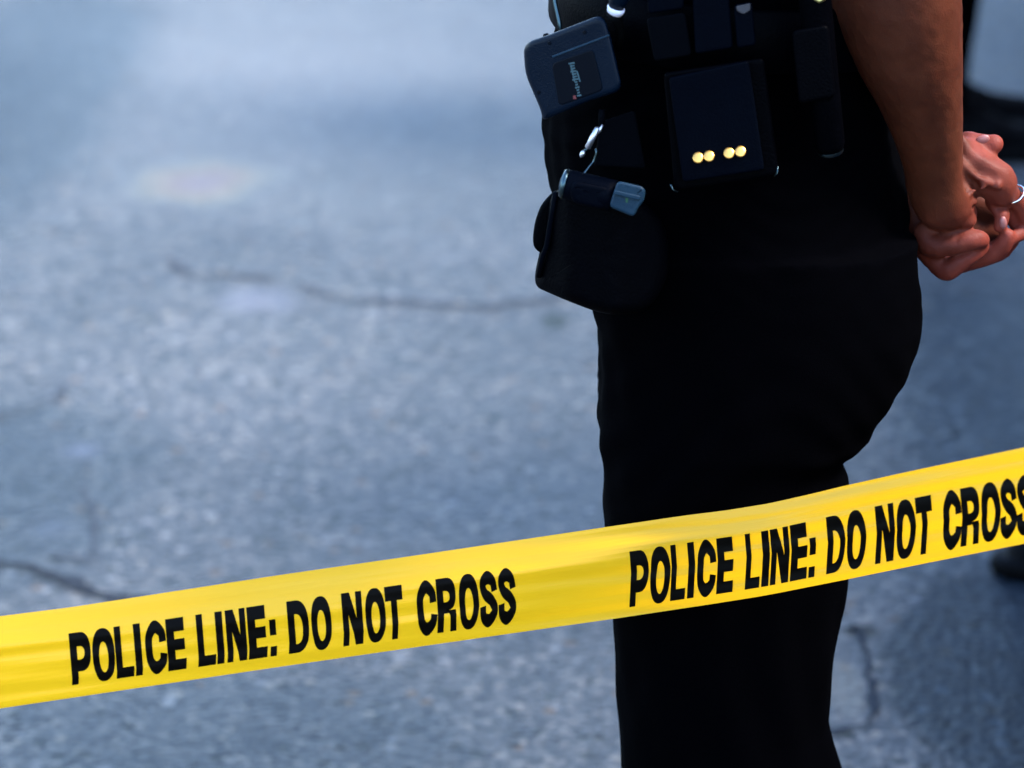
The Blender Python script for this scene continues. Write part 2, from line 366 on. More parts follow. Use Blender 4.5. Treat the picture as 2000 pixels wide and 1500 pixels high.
crack([(-150, 1090), (0, 1104), (60, 1110), (130, 1126), (200, 1150), (300, 1165), (420, 1172), (560, 1240), (680, 1300)], .019, M['crack'])
crack([(322, 503), (345, 516), (368, 532), (430, 536), (480, 538), (530, 546), (575, 549)], .016, M['faint'])
crack([(575, 549), (620, 568), (690, 588), (740, 590), (790, 592), (870, 600), (960, 596), (1060, 585), (1180, 575)], .015, M['faint'])
crack([(-60, 830), (0, 812), (50, 795), (110, 765), (140, 742)], .012, M['faint'])
crack([(176, 890), (184, 960), (192, 1040), (195, 1100)], .004, M['faint'])
crack([(60, 1085), (120, 1088), (190, 1098), (245, 1106)], .012, M['faint'])
crack([(1664, 1215), (1674, 1250), (1680, 1290), (1688, 1335), (1691, 1400), (1700, 1424)], .009, M['crack'])
crack([(1640, 1236), (1675, 1228), (1712, 1234)], .018, M['crack'])
crack([(1560, 1440), (1630, 1428), (1665, 1420), (1700, 1422), (1740, 1424)], .014, M['crack'])

# ------------------------------------------------------------------ police tape
TOP = [(-400, 1262), (0, 1205), (150, 1186), (550, 1124), (800, 1088), (1000, 1058), (1100, 1043), (1187, 1030), (1350, 1006), (1425, 997), (1512, 983), (1600, 963), (1657, 949), (1793, 919), (2000, 876), (2400, 790)]
BOT = [(-400, 1444), (0, 1384), (550, 1302), (800, 1266), (1100, 1223), (1200, 1209), (1400, 1179), (1500, 1163), (1657, 1132), (1793, 1104), (2000, 1063), (2400, 980)]
YT = [(-400, 3.0), (0, 2.985), (500, 2.975), (1000, 2.96), (1300, 2.925), (1500, 2.88), (2000, 2.75), (2400, 2.64)]
gx = np.arange(-400, 2401, 4.0)
ker = np.hanning(21); ker /= ker.sum()
sm = lambda a: np.convolve(np.pad(a, 10, mode='reflect', reflect_type='odd'), ker, mode='valid')
ty, by_, yy = sm(ip(gx, TOP)), sm(ip(gx, BOT)), np.convolve(np.pad(ip(gx, YT), 30, mode='reflect', reflect_type='odd'), np.hanning(61) / np.hanning(61).sum(), mode='valid')
cen = np.array([P(a, (t + b) / 2, y) for a, t, b, y in zip(gx, ty, by_, yy)])
arc = np.r_[0, np.cumsum(np.linalg.norm(np.diff(cen, axis=0), axis=1))]
arc_of = lambda px: np.interp(px, gx, arc)
def tape_point(u, v, off=0):
    """u = arc length along the tape, v = 0 top edge .. 1 bottom edge"""
    px = float(np.interp(u, arc, gx)); ex = 0
    if u > arc[-1]: ex = u - arc[-1]
    if u < 0: ex = u
    t, b, y = np.interp(px, gx, ty), np.interp(px, gx, by_), np.interp(px, gx, yy)
    k1 = .34 + .03 * math.sin(px / 300); k2 = np.interp(px, [0, 700, 1250, 1600, 2000], [.80, .74, .52, .56, .6])
    lean = np.interp(px, [0, 900, 1250, 2000], [12, 9, 7, 10]); back = np.interp(px, [0, 900, 1250, 2000], [7, 7, 9, 13])
    s = np.interp(v, [0, k2, 1], [-lean, 0, -back * (1 - k2)])
    e1 = np.interp(px, [-400, 1000, 1350, 1700, 2400], [.017, .015, .009, .005, .006]); e2 = np.interp(px, [0, 900, 1300, 1500, 2400], [.003, .004, .006, .005, .003])
    soft = lambda q, w_: .5 * (q + math.sqrt(q * q + w_ * w_))
    prof = e1 * soft((k1 - v) / k1, .06) + e2 * soft((v - k2) / (1 - k2), .05)
    prof += .0006 * math.sin(v * 17 + px / 210) + .0005 * math.sin(v * 31 - px / 130 + 1) + .0009 * math.sin(px / 95 + 2 * v) * v * (1 - v) * 3
    p = P(px + s, t + (b - t) * v + .15 * -s * 0, y + prof - off)
    if ex:
        q = cen[-1] - cen[-8] if ex > 0 else cen[8] - cen[0]; q = q / np.linalg.norm(q); p = p + q * ex
    return p
def tape_material():
    m = bpy.data.materials.new('yellow_film'); m.use_nodes = True; n = m.node_tree; L = n.links
    out = n.nodes['Material Output']; b = n.nodes['Principled BSDF']; b.inputs['Base Color'].default_value = (1.0, .51, .004, 1)
    b.inputs['Roughness'].default_value = .38
    tr = n.nodes.new('ShaderNodeBsdfTranslucent'); tr.inputs[0].default_value = (1.0, .50, .006, 1)
    mx = n.nodes.new('ShaderNodeMixShader'); mx.inputs[0].default_value = .44
    L.new(b.outputs[0], mx.inputs[1]); L.new(tr.outputs[0], mx.inputs[2]); L.new(mx.outputs[0], out.inputs[0])
    uv = n.nodes.new('ShaderNodeUVMap'); mp = n.nodes.new('ShaderNodeMapping'); mp.inputs['Scale'].default_value = (2.2, 4, 1); L.new(uv.outputs[0], mp.inputs[0])
    t = n.nodes.new('ShaderNodeTexNoise'); t.inputs['Scale'].default_value = 2.2; t.inputs['Detail'].default_value = 3; L.new(mp.outputs[0], t.inputs['Vector'])
    bp = n.nodes.new('ShaderNodeBump'); bp.inputs['Strength'].default_value = .35; bp.inputs['Distance'].default_value = .003; L.new(t.outputs[0], bp.inputs['Height'])
    L.new(bp.outputs[0], b.inputs['Normal']); L.new(bp.outputs[0], tr.inputs['Normal'])
    return m
M['tape'] = tape_material()
M['ink'] = mat('black_ink', (.0016, .0010, .0004), .55, var=.3, vscale=80, spec=.05)
U0, U1 = -1.35, arc[-1] + .9
us = np.arange(U0, U1, .006); vs = np.linspace(0, 1, 41)
V = [tape_point(u, v) for u in us for v in vs]; nv = len(vs)
tape_root = empty('police_tape', tuple(tape_point(arc_of(600), .5)))
tag(tape_root, 'yellow plastic police tape with black lettering stretched across in front of the officer', 'barrier tape')
tp = mk('tape_film', V, [(i * nv + j, i * nv + j + 1, (i + 1) * nv + j + 1, (i + 1) * nv + j) for i in range(len(us) - 1) for j in range(nv - 1)], M['tape'])
uvl = tp.data.uv_layers.new(name='UVMap'); vi = np.zeros(len(tp.data.loops), int); tp.data.loops.foreach_get('vertex_index', vi)
uvl.data.foreach_set('uv', np.stack([us[vi // nv], vs[vi % nv]], 1).astype(np.float32).ravel())

# letters, drawn in a unit box (x right, y down)
def sup(cx, cy, rx, ry, e=2.35, n=36, a0=0, a1=2 * math.pi):
    o = []
    for a in np.linspace(a0, a1, n, endpoint=abs(a1 - a0) < 6.28):
        c, s_ = math.cos(a), math.sin(a); o.append((cx + rx * math.copysign(abs(c) ** (2 / e), c), cy + ry * math.copysign(abs(s_) ** (2 / e), s_)))
    return o
def stroke(path, wx, wy, n=8):
    p = [np.array(q, float) for q in path]; p = [2 * p[0] - p[1]] + p + [2 * p[-1] - p[-2]]; c = []
    for i in range(1, len(p) - 2):
        a, b, cc, d = p[i - 1:i + 3]
        for t in np.arange(n) / n: c.append(.5 * ((2 * b) + (-a + cc) * t + (2 * a - 5 * b + 4 * cc - d) * t * t + (-a + 3 * b - 3 * cc + d) * t ** 3))
    c.append(p[-2]); c = np.array(c); t = np.gradient(c, axis=0); t[:, 0] /= 1.0; t[:, 1] *= .40
    t = np.stack([t[:, 0] * .4, t[:, 1] / .4 * .4 * 2.5 * .4], 1) if False else np.gradient(c * np.array([.38, 1.0]), axis=0)
    t /= np.linalg.norm(t, axis=1)[:, None]; nr = np.stack([-t[:, 1] * wx, t[:, 0] * wy], 1)
    return [tuple(q) for q in c + nr] + [tuple(q) for q in (c - nr)[::-1]]
rect = lambda a, b, c, d: [(a, b), (c, b), (c, d), (a, d)]
def dshape(x0, x1, y0, y1, rx, e=2.4):
    return [(x0, y0)] + sup(x1 - rx, (y0 + y1) / 2, rx, (y1 - y0) / 2, e, 20, -math.pi / 2, math.pi / 2) + [(x0, y1)]
SX, SY = .165, .13
GL = {
 'I': [rect(0, 0, 1, 1)],
 'L': [[(0, 0), (.36, 0), (.36, .80), (1, .80), (1, 1), (0, 1)]],
 'E': [[(0, 0), (.97, 0), (.97, .26), (.42, .26), (.42, .405), (.96, .405), (.96, .62), (.42, .62), (.42, .79), (1, .79), (1, 1), (0, 1)]],
 'P': [dshape(0, 1, 0, .755, .50)[:-1] + [(.33, .755), (.33, 1), (0, 1)], dshape(.34, .70, .27, .53, .26)],
 'R': [dshape(0, .98, 0, .60, .46)[:-1] + [(.93, .60), (.97, .70), (1, 1), (.68, 1), (.66, .72), (.60, .655), (.33, .655), (.33, 1), (0, 1)], dshape(.34, .66, .24, .45, .24)],
 'D': [dshape(0, 1, 0, 1, .60), dshape(.33, .70, .26, .83, .33)],
 'O': [sup(.5, .5, .5, .512), sup(.5, .545, .205, .295, 2.1)],
 'C': [stroke([(.84, .415), (.80, .24), (.5, .115), (.22, .27), (.165, .5), (.22, .76), (.5, .895), (.80, .79), (.86, .635)], SX, SY)],
 'S': [stroke([(.83, .37), (.76, .20), (.48, .115), (.20, .22), (.30, .40), (.66, .55), (.84, .74), (.52, .895), (.22, .82), (.15, .63)], SX, SY * .98)],
 'N': [[(0, 0), (.40, 0), (.70, .50), (.70, 0), (1, 0), (1, 1), (.63, 1), (.30, .42), (.30, 1), (0, 1)]],
 'T': [[(0, 0), (1, 0), (1, .275), (.67, .275), (.67, 1), (.33, 1), (.33, .275), (0, .275)]],
 ':': [rect(0, .30, 1, .60), rect(0, .81, 1, 1)],
}
LAY1 = [('P', 141, 181), ('O', 184, 227), ('L', 228.5, 263), ('I', 266, 279.5), ('C', 287, 327.5), ('E', 329, 365), ('L', 388, 422.5), ('I', 425, 439), ('N', 445, 483.5), ('E', 487, 523), (':', 529, 541.5),
        ('D', 565, 605.5), ('O', 610.5, 649.5), ('N', 671.5, 710.5), ('O', 716, 755), ('T', 755.5, 789.5), ('C', 816, 854), ('R', 855.5, 893), ('O', 898, 936.5), ('S', 938.5, 973), ('S', 974.5, 1009)]
LAY2 = [('P', 1232.5, 1267.5), ('O', 1271, 1310), ('L', 1312, 1340.5), ('I', 1345, 1358), ('C', 1362.5, 1399), ('E', 1402, 1434), ('L', 1458, 1486), ('I', 1490, 1504), ('N', 1507, 1542.5), ('E', 1546, 1578.5), (':', 1582, 1594),
        ('D', 1617, 1651.5), ('O', 1655, 1692.5), ('N', 1712.5, 1748.5), ('O', 1752, 1789.5), ('T', 1791, 1822.5), ('C', 1843, 1879), ('R', 1879.5, 1915), ('O', 1917.5, 1955), ('S', 1955.5, 1988), ('S', 1988, 2021)]
CV0 = lambda px: np.interp(px, [140, 600, 1009, 1232, 1600, 2000], [.155 + .13, .30, .285, .30, .285, .29])
CV1 = lambda px: np.interp(px, [140, 600, 1009, 1232, 1600, 2000], [.86, .875, .885, .90, .90, .90])
def glyph_mesh(bm_out, ch, u0, u1, px):
    cu = bpy.data.curves.new('glyph', 'CURVE'); cu.dimensions = '2D'; cu.fill_mode = 'BOTH'
    for loop in GL[ch]:
        sp = cu.splines.new('POLY'); sp.points.add(len(loop) - 1); sp.use_cyclic_u = True
        for q, (x, y) in zip(sp.points, loop): q.co = (x, y, 0, 1)
    ob = bpy.data.objects.new('glyph', cu); S.collection.objects.link(ob); me = bpy.data.meshes.new_from_object(ob.evaluated_get(bpy.context.evaluated_depsgraph_get()))
    bpy.data.objects.remove(ob); bpy.data.curves.remove(cu)
    bm = bmesh.new(); bm.from_mesh(me); bpy.data.meshes.remove(me)
    for yv in np.arange(.04, 1.0, .04): bmesh.ops.bisect_plane(bm, geom=bm.verts[:] + bm.edges[:] + bm.faces[:], plane_co=(0, yv, 0), plane_no=(0, 1, 0))
    for xv in (.2, .4, .6, .8): bmesh.ops.bisect_plane(bm, geom=bm.verts[:] + bm.edges[:] + bm.faces[:], plane_co=(xv, 0, 0), plane_no=(1, 0, 0))
    a, b = CV0(px), CV1(px); vm = {}
    for v in bm.verts: vm[v] = bm_out.verts.new(tape_point(u0 + (u1 - u0) * v.co.x, a + (b - a) * v.co.y, .00035))
    for f in bm.faces:
        q = [vm[v] for v in f.verts]
        try: bm_out.faces.new(q)
        except ValueError: pass
    bm.free()
period = arc_of(1232.5) - arc_of(141)
letter_objs = []
for lay, shift in ((LAY1, 0), (LAY2, 0), (LAY1, -period), (LAY1, 2 * period)):
    bm = bmesh.new()
    for ch, x0, x1 in lay: glyph_mesh(bm, ch, arc_of(x0) + shift, arc_of(x1) + shift, min(max((x0 + x1) / 2, 140), 2000))
    for f in bm.faces: f.normal_update()
    letter_objs.append(from_bm('lettering', bm, M['ink'], smooth=True))
adopt(tape_root, tp, *letter_objs)

# steel posts that carry the tape, outside the picture
for u, lab in ((U0, 'galvanised steel post holding the tape, left end'), (U1 - .006, 'galvanised steel post holding the tape, right end')):
    q = tape_point(u, .5); r = empty('post', (q[0], q[1], 0)); tag(r, lab, 'post', 'posts holding the tape')
    a = tube('shaft', [(q[0], q[1] + .012, .02), (q[0], q[1] + .012, 1.05)], .022, M['steelpost']); b_ = tube('base', [(q[0], q[1] + .012, .001), (q[0], q[1] + .012, .02), (q[0], q[1] + .012, .03)], [.19, .18, .03], M['rubber'], n=32)
    c = tube('cap', [(q[0], q[1] + .012, 1.05), (q[0], q[1] + .012, 1.06), (q[0], q[1] + .012, 1.07)], [.025, .025, .012], M['rubber']); adopt(r, a, b_, c)

# ------------------------------------------------------------------ skin
def skin_material():
    m = bpy.data.materials.new('skin'); m.use_nodes = True; n = m.node_tree; L = n.links; b = n.nodes['Principled BSDF']
    tc = n.nodes.new('ShaderNodeTexCoord')
    a = n.nodes.new('ShaderNodeTexNoise'); a.inputs['Scale'].default_value = 38; a.inputs['Detail'].default_value = 5; L.new(tc.outputs['Object'], a.inputs['Vector'])
    r = n.nodes.new('ShaderNodeValToRGB'); r.color_ramp.elements[0].position = .32; r.color_ramp.elements[0].color = (.050, .0105, .004, 1)
    r.color_ramp.elements[1].position = .7; r.color_ramp.elements[1].color = (.076, .0185, .0075, 1); L.new(a.outputs[0], r.inputs[0])
    # hands are redder than the tanned forearm; shade of the hollow is painted in too
    mr = n.nodes.new('ShaderNodeAttribute'); mr.attribute_name = 'flush_shade'
    mx = n.nodes.new('ShaderNodeMix'); mx.data_type = 'RGBA'; mx.blend_type = 'MULTIPLY'; L.new(mr.outputs['Fac'], mx.inputs[0]); L.new(r.outputs[0], mx.inputs[6]); mx.inputs[7].default_value = (2.25, 1.75, 2.7, 1)
    L.new(mx.outputs[2], b.inputs['Base Color']); b.inputs['Roughness'].default_value = .60; b.inputs['Specular IOR Level'].default_value = .16
    b.inputs['Subsurface Weight'].default_value = .25; b.inputs['Subsurface Radius'].default_value = (1, .3, .15); b.inputs['Subsurface Scale'].default_value = .006
    f = n.nodes.new('ShaderNodeTexVoronoi'); f.inputs['Scale'].default_value = 700; L.new(tc.outputs['Object'], f.inputs['Vector'])
    g = n.nodes.new('ShaderNodeTexNoise'); g.inputs['Scale'].default_value = 160; g.inputs['Detail'].default_value = 5; L.new(tc.outputs['Object'], g.inputs['Vector'])
    ad = n.nodes.new('ShaderNodeMath'); ad.operation = 'MULTIPLY_ADD'; ad.inputs[1].default_value = .5; L.new(f.outputs['Distance'], ad.inputs[0]); L.new(g.outputs[0], ad.inputs[2])
    bp = n.nodes.new('ShaderNodeBump'); bp.inputs['Strength'].default_value = .4; bp.inputs['Distance'].default_value = .0007; L.new(ad.outputs[0], bp.inputs['Height']); L.new(bp.outputs[0], b.inputs['Normal'])
    return m
M['skin'] = skin_material()
M['nail'] = mat('nail', (.24, .085, .075), .4)

# ------------------------------------------------------------------ the officer
ZU = 1 / 4.546; RM = 9.35e-5                      # tracing unit of the hand close-up, and its size in metres
def hp(x, y, dy=0): return P(1720 + x * ZU, 230 + y * ZU, 3.06 + dy)
def smooth_pts(pts, n=5):
    p = [np.r_[a, r_] for a, r_ in pts]; p = [2 * p[0] - p[1]] + p + [2 * p[-1] - p[-2]]; o = []
    for i in range(1, len(p) - 2):
        a, b, c, d = p[i - 1:i + 3]
        for t in np.arange(n) / n: o.append(.5 * ((2 * b) + (-a + c) * t + (2 * a - 5 * b + 4 * c - d) * t * t + (-a + 3 * b - 3 * c + d) * t ** 3))
    o.append(p[-2]); return [(q[:3], q[3]) for q in o]
def arm_mesh():
    g = SDF((.24, 2.85, .76), (.47, 3.42, 1.20), .0015)
    c = lambda pts, k=.006, cut=False, ysc=1.0: g.chain(smooth_pts([(hp(x, y, d), r * RM) for x, y, d, r in pts], 3), k, cut, ysc)
    # near forearm, elbow down to wrist
    g.chain(smooth_pts([(P(1722, -240, 2.955), .046), (P(1738, -90, 2.965), .050), (P(1752, 0, 2.975), .0505), (P(1772, 90, 2.985), .0435), (P(1796, 180, 3.0), .0345), (P(1815, 270, 3.02), .0270), (P(1826, 340, 3.035), .0235), (P(1836, 395, 3.045), .0225)]), .012)
    c([(480, 560, -.012, 205), (640, 780, -.006, 170)], .014)
    # heel of the hand and thumb mound
    c([(560, 760, 0, 215), (700, 860, .002, 155)], .010)
    c([(815, 750, -.011, 62), (700, 790, -.016, 66), (640, 830, -.016, 60)], .004)
    c([(760, 915, -.010, 92), (620, 920, -.008, 110)], .004)
    # back of the near hand, running out to the right to the knuckles
    c([(640, 450, .004, 170), (800, 480, .006, 165), (960, 540, .006, 160), (1040, 610, .008, 150)], .012)
    c([(760, 270, .010, 95), (900, 420, .010, 110), (1050, 520, .008, 120)], .010)
    c([(1075, 590, .004, 110), (1070, 690, .006, 100)], .008)
    # tendons / bones on it
    c([(700, 160, .004, 28), (800, 330, -.002, 30), (960, 430, -.004, 30), (1080, 500, -.003, 34)], .008)
    c([(700, 400, -.011, 24), (860, 540, -.0135, 24), (1030, 600, -.011, 34)], .005)
    c([(610, 800, -.020, 24), (720, 720, -.0185, 24), (830, 640, -.017, 24), (900, 620, -.014, 34)], .004)
    c([(655, 330, -.018, 18), (665, 480, -.0195, 20), (650, 640, -.020, 22)], .005)
    # hollow of the wrist
    c([(740, 430, -.022, 50), (765, 560, -.021, 46)], .010, True)
    c([(640, 860, -.0190, 10), (760, 790, -.0165, 10), (870, 800, -.014, 10)], .004, True)
    c([(380, 900, -.018, 26), (520, 1000, -.020, 20), (680, 1030, -.018, 14), (840, 980, -.012, 18)], .005, True)
    c([(690, 700, -.0205, 6), (830, 615, -.0195, 6)], .004, True)
    c([(890, 800, -.006, 40), (885, 680, -.012, 20), (850, 600, -.015, 10)], .006, True)
    c([(1000, 480, -.013, 7), (1010, 600, -.014, 7)], .005, True)
    # near hand's fingers: two run off to the right, two curl back
    c([(1120, 660, .010, 92), (1240, 770, .016, 86), (1300, 900, .020, 80)], .005)
    c([(1090, 760, .022, 85), (1215, 930, .026, 82), (1250, 1010, .020, 72), (1180, 1060, .012, 60)], .004)
    c([(1010, 740, .014, 85), (1075, 860, .006, 68), (1060, 960, .004, 60)], .004)
    # far hand's thumb lying over the near wrist, nail up
    c([(620, 330, .030, 120), (760, 215, .024, 92), (880, 225, .020, 80), (985, 235, .018, 84), (1010, 228, .018, 80)], .006)
    # far hand closing round the wrist from below: palm, then fingers one by one
    c([(240, 640, .050, 210), (330, 900, .040, 200), (420, 1090, .030, 170)], .012)
    c([(390, 1010, .000, 100), (470, 1130, -.006, 112), (620, 1130, -.012, 98), (730, 1100, -.015, 92), (850, 1080, -.014, 84), (895, 1085, -.008, 74)], .005)
    c([(420, 1180, .010, 110), (560, 1330, .000, 100), (620, 1340, -.004, 92), (760, 1240, -.006, 84), (870, 1160, -.002, 78), (890, 1120, .004, 70)], .0045)
    c([(640, 1290, .022, 110), (860, 1240, .018, 95), (1010, 1190, .012, 88), (1090, 1120, .008, 76), (1130, 1045, .006, 62)], .0045)
    c([(880, 1230, .030, 90), (1040, 1190, .028, 85), (1160, 1090, .024, 72)], .0045)
    c([(560, 960, .058, 190), (800, 980, .058, 170), (980, 990, .058, 130)], .006)
    c([(700, 720, .060, 150), (960, 800, .056, 150)], .006)
    # folds between finger joints
    c([(690, 1005, -.019, 12), (665, 1110, -.0235, 8)], .004, True)
    c([(640, 640, -.0215, 8), (700, 760, -.0195, 8), (660, 880, -.018, 10)], .004, True)
    c([(930, 700, -.010, 14), (1020, 800, .000, 16), (1130, 800, .004, 14)], .004, True)
    c([(430, 1225, -.010, 14), (600, 1235, -.013, 10), (760, 1200, -.014, 10)], .005, True)
    # far forearm, from behind the back
    g.chain([(hp(240, 640, .050), .020), (P(1760, 330, 3.19), .0255), (P(1735, 240, 3.27), .030), (P(1715, 100, 3.33), .040), (np.array([.33, 3.375, 1.16]), .045)], .012)
    g.ripple(.00016, 420, 12, 5); g.ripple(.0003, 60, 8, 6)
    return g.mesh()
def core_mesh():
    g = SDF((-.06, 2.80, .02), (.44, 3.46, 1.86), .008)
    cx = .17
    g.ell((cx, 3.12, 1.02), (.09, .13, .13), .03); g.ell((cx, 3.12, 1.28), (.115, .165, .22), .05)
    g.cone((cx + .01, 3.12, 1.42), (cx - .01, 3.12, 1.56), .062, .055, .04)
    for sy, e in ((-1, (P(1722, -240, 2.955))), (1, np.array([.33, 3.375, 1.16]))):
        g.chain([((cx + .01, 3.12 + sy * .19, 1.43), .060), ((cx + .07, 3.12 + sy * .225, 1.30), .050), (e, .046)], .03)
        g.chain([((cx, 3.12 + sy * .075, .92), .068), ((cx + .03, 3.12 + sy * .09, .50), .055), ((cx + .085, 3.12 + sy * .09, .12), .036), ((cx + .01, 3.12 + sy * .09, .040), .022)], .01)
    hc = (cx - .035, 3.12, 1.68)
    g.ell(hc, (.098, .076, .115), .02); g.ell((hc[0] - .035, 3.12, hc[2] - .055), (.058, .052, .055), .03)
    g.cone((hc[0] - .092, 3.12, hc[2] + .005), (hc[0] - .118, 3.12, hc[2] - .03), .009, .013, .012)
    g.cone((hc[0] - .085, 3.09, hc[2] - .062), (hc[0] - .085, 3.15, hc[2] - .062), .007, .007, .008)
    for sy in (-1, 1):
        g.ell((hc[0] - .088, 3.12 + sy * .033, hc[2] + .01), (.012, .016, .010), .004, cut=True)
        g.ell((hc[0] - .078, 3.12 + sy * .033, hc[2] + .01), (.012, .013, .010), .002)
        g.ell((hc[0] + .012, 3.12 + sy * .079, hc[2] - .005), (.018, .008, .030), .005)
    return g.mesh()
officer = np_mesh('person', [arm_mesh(), core_mesh()], M['skin'])
co = np.zeros(len(officer.data.vertices) * 3, np.float32); officer.data.vertices.foreach_get('co', co); co = co.reshape(-1, 3)
fl_ = .6 * np.clip(30 * (co[:, 0] - .360), 0, 1) + np.clip(11 * (.895 - co[:, 2]), 0, 1) + .7 * np.clip((co[:, 2] - .920) / .008, 0, 1) * np.clip((co[:, 0] - .374) / .006, 0, 1)
fl_ = np.clip(fl_, 0, 1) * np.clip((.965 - co[:, 2]) / .02, 0, 1) * np.clip((3.095 - co[:, 1]) / .012, .15, 1)  # last factor darkens deep skin: shade between the hands put into colour
at = officer.data.attributes.new('flush_shade', 'FLOAT', 'POINT'); at.data.foreach_set('value', fl_.astype(np.float32))
tag(officer, 'officer in dark uniform, seen from waist to calf, hands clasped behind the back', 'person')

# trousers: traced silhouette, two legs merged at the seat
SIL = [(-30, 1096, 1725), (0, 1094, 1728), (100, 1082, 1738), (170, 1064, 1746), (230, 1059, 1752), (320, 1066, 1766), (370, 1078, 1772), (450, 1110, 1770), (520, 1150, 1778), (610, 1169, 1786), (680, 1173, 1782), (750, 1176, 1762), (800, 1177, 1740), (850, 1173, 1711), (880, 1175, 1699), (893, 1176, 1682), (905, 1177, 1660), (922, 1178, 1649), (947, 1179, 1660), (1020, 1182, 1668), (1130, 1192, 1655), (1200, 1199, 1641), (1300, 1206, 1628), (1400, 1210, 1616), (1440, 1211, 1626), (1500, 1212, 1644), (1600, 1216, 1662)]
def silhouette():
    out = []
    for py, a, b in SIL:
        Yc = np.interp(py, [0, 560, 700, 900, 1000], [3.12, 3.10, 3.03, 2.99, 3.03]); A, B = P(a, py, Yc), P(b, py, Yc); out.append((A[2], A[0], B[0]))
    z = [o[0] for o in out]
    lo = z[-1]
    out += [(lo - .10, out[-1][1] + .01, out[-1][2] + .02), (.20, out[-1][1] + .02, out[-1][2] + .02), (.10, out[-1][1] + .02, out[-1][2] + .02), (.05, out[-1][1] + .01, out[-1][2] + .02)]
    return np.array(sorted(out))
sil = silhouette()
def trousers_mesh():
    g = SDF((-.02, 2.88, .03), (.40, 3.36, 1.10), .0035)
    sl, (X, Y, Z) = g.box(g.lo, g.lo + g.n * g.h)
    xl = np.interp(Z, sil[:, 0], sil[:, 1]); xr = np.interp(Z, sil[:, 0], sil[:, 2]); cx, ax = (xl + xr) / 2, (xr - xl) / 2
    def ovl(cy, ay, e=2.4, sh=0, sc=1):
        q = (np.abs((X - cx - sh) / (ax * sc)) ** e + np.abs((Y - cy) / ay) ** e) ** (1 / e); return ((q - 1) * np.minimum(ax, ay) * 1.0)
    pelvis = np.maximum(ovl(3.12, .172, 2.1), .70 - Z) ; pelvis = np.maximum(pelvis, Z - 1.08)
    nearl = np.maximum(ovl(3.03, .086, 2.2), Z - .86); farl = np.maximum(ovl(3.21, .082, 2.2, 0, .93), Z - .86)
    leg = np.minimum(nearl, farl); k = .035; h = np.maximum(k - np.abs(leg - pelvis), 0) / k
    F = np.minimum(leg, pelvis) - h * h * k / 4 * .4
    F = np.maximum(F, .05 - Z)
    # cloth folds: gathered under the seat, long soft ones down the leg
    u = X * 1.0 + Z * .35
    F = F + .0006 * np.sin(Z * 150 + 9 * np.sin(X * 22) + 4 * np.sin(Y * 25)) * np.exp(-((Z - .70) / .10) ** 2)
    F = F + .0007 * np.sin(Z * 260 + 7 * np.sin(X * 30 + 1)) * np.exp(-((Z - .98) / .12) ** 2)
    F = F + .0012 * np.sin(X * 120 + 3 * np.sin(Z * 14) + Y * 60) * np.clip((.75 - Z) * 4, 0, 1)
    g.F = F.astype(np.float32); g.ripple(.0008, 110, 8, 3)
    return g.mesh()
trousers = np_mesh('trousers', [trousers_mesh()], M['cloth'], officer)

def shirt_mesh():
    g = SDF((-.05, 2.80, .98), (.48, 3.46, 1.56), .006); sl, (X, Y, Z) = g.box(g.lo, g.lo + g.n * g.h)
    xl = np.interp(Z, [.98, 1.05, 1.10, 1.25, 1.40, 1.48, 1.52], [.045, .043, .035, .02, .04, .08, .12]); xr = np.interp(Z, [.98, 1.05, 1.25, 1.40, 1.48, 1.52], [.315, .315, .315, .30, .27, .23])
    ay = np.interp(Z, [.98, 1.08, 1.3, 1.42, 1.48, 1.53], [.168, .165, .19, .195, .15, .065])
    F = ((np.abs((X - (xl + xr) / 2) / ((xr - xl) / 2)) ** 2.3 + np.abs((Y - 3.12) / ay) ** 2.3) ** (1 / 2.3) - 1) * .12
    F = np.maximum(np.maximum(F, Z - 1.525), 1.0 - Z); g.F = F.astype(np.float32)
    cx = .17
    for sy in (-1, 1): g.chain([((cx + .01, 3.12 + sy * .18, 1.42), .075), ((cx + .06, 3.12 + sy * .222, 1.31), .066), ((cx + .10, 3.12 + sy * .24, 1.235), .062)], .04)
    g.ripple(.002, 60, 8, 9); return g.mesh()
np_mesh('shirt', [shirt_mesh()], M['cloth'], officer)
g = SDF((.0, 3.0, 1.6), (.28, 3.24, 1.86), .006); g.ell((.150, 3.12, 1.705), (.098, .084, .105), .01)
g.ell((.05, 3.12, 1.63), (.06, .12, .09), .01, cut=True); hv, hf = g.mesh(); np_mesh('hair', [(hv, hf)], M['hair'], officer)

def boot_mesh(x, y, ang, L_=.29, h=.15):
    """boot with its heel at (x,y), toe pointing along ang"""
    g = SDF((-.08, -.08, -.01), (L_ + .03, .08, h + .10), .005)
    g.cone((0, 0, .05), (.03, 0, h + .06), .042, .048, .03); g.cone((.02, 0, .040), (.13, 0, .036), .038, .036, .02); g.cone((.13, 0, .034), (L_ - .05, 0, .026), .038, .030, .02)
    g.cone((.05, 0, .11), (.12, 0, .055), .034, .026, .02)
    sl, (X, Y, Z) = g.box(g.lo, g.lo + g.n * g.h); g.F = np.maximum(g.F, .006 - Z); g.F = np.maximum(g.F, Z - (h + .08))
    sole = np.maximum(((((X - L_ / 2 + .022) / (L_ / 2 + .022)) ** 4 + (Y / (.048)) ** 2) ** .5 - 1) * .045, np.maximum(Z - .024, .0005 - Z)); g.F = np.minimum(g.F, sole)
    v, f = g.mesh(); c, s_ = math.cos(ang), math.sin(ang)
    return np.stack([x + v[:, 0] * c - v[:, 1] * s_, y + v[:, 0] * s_ + v[:, 1] * c, v[:, 2]], 1), f
for yb in (3.03, 3.21): np_mesh('boot', [boot_mesh(.27, yb, math.pi)], M['bootleather'], officer)

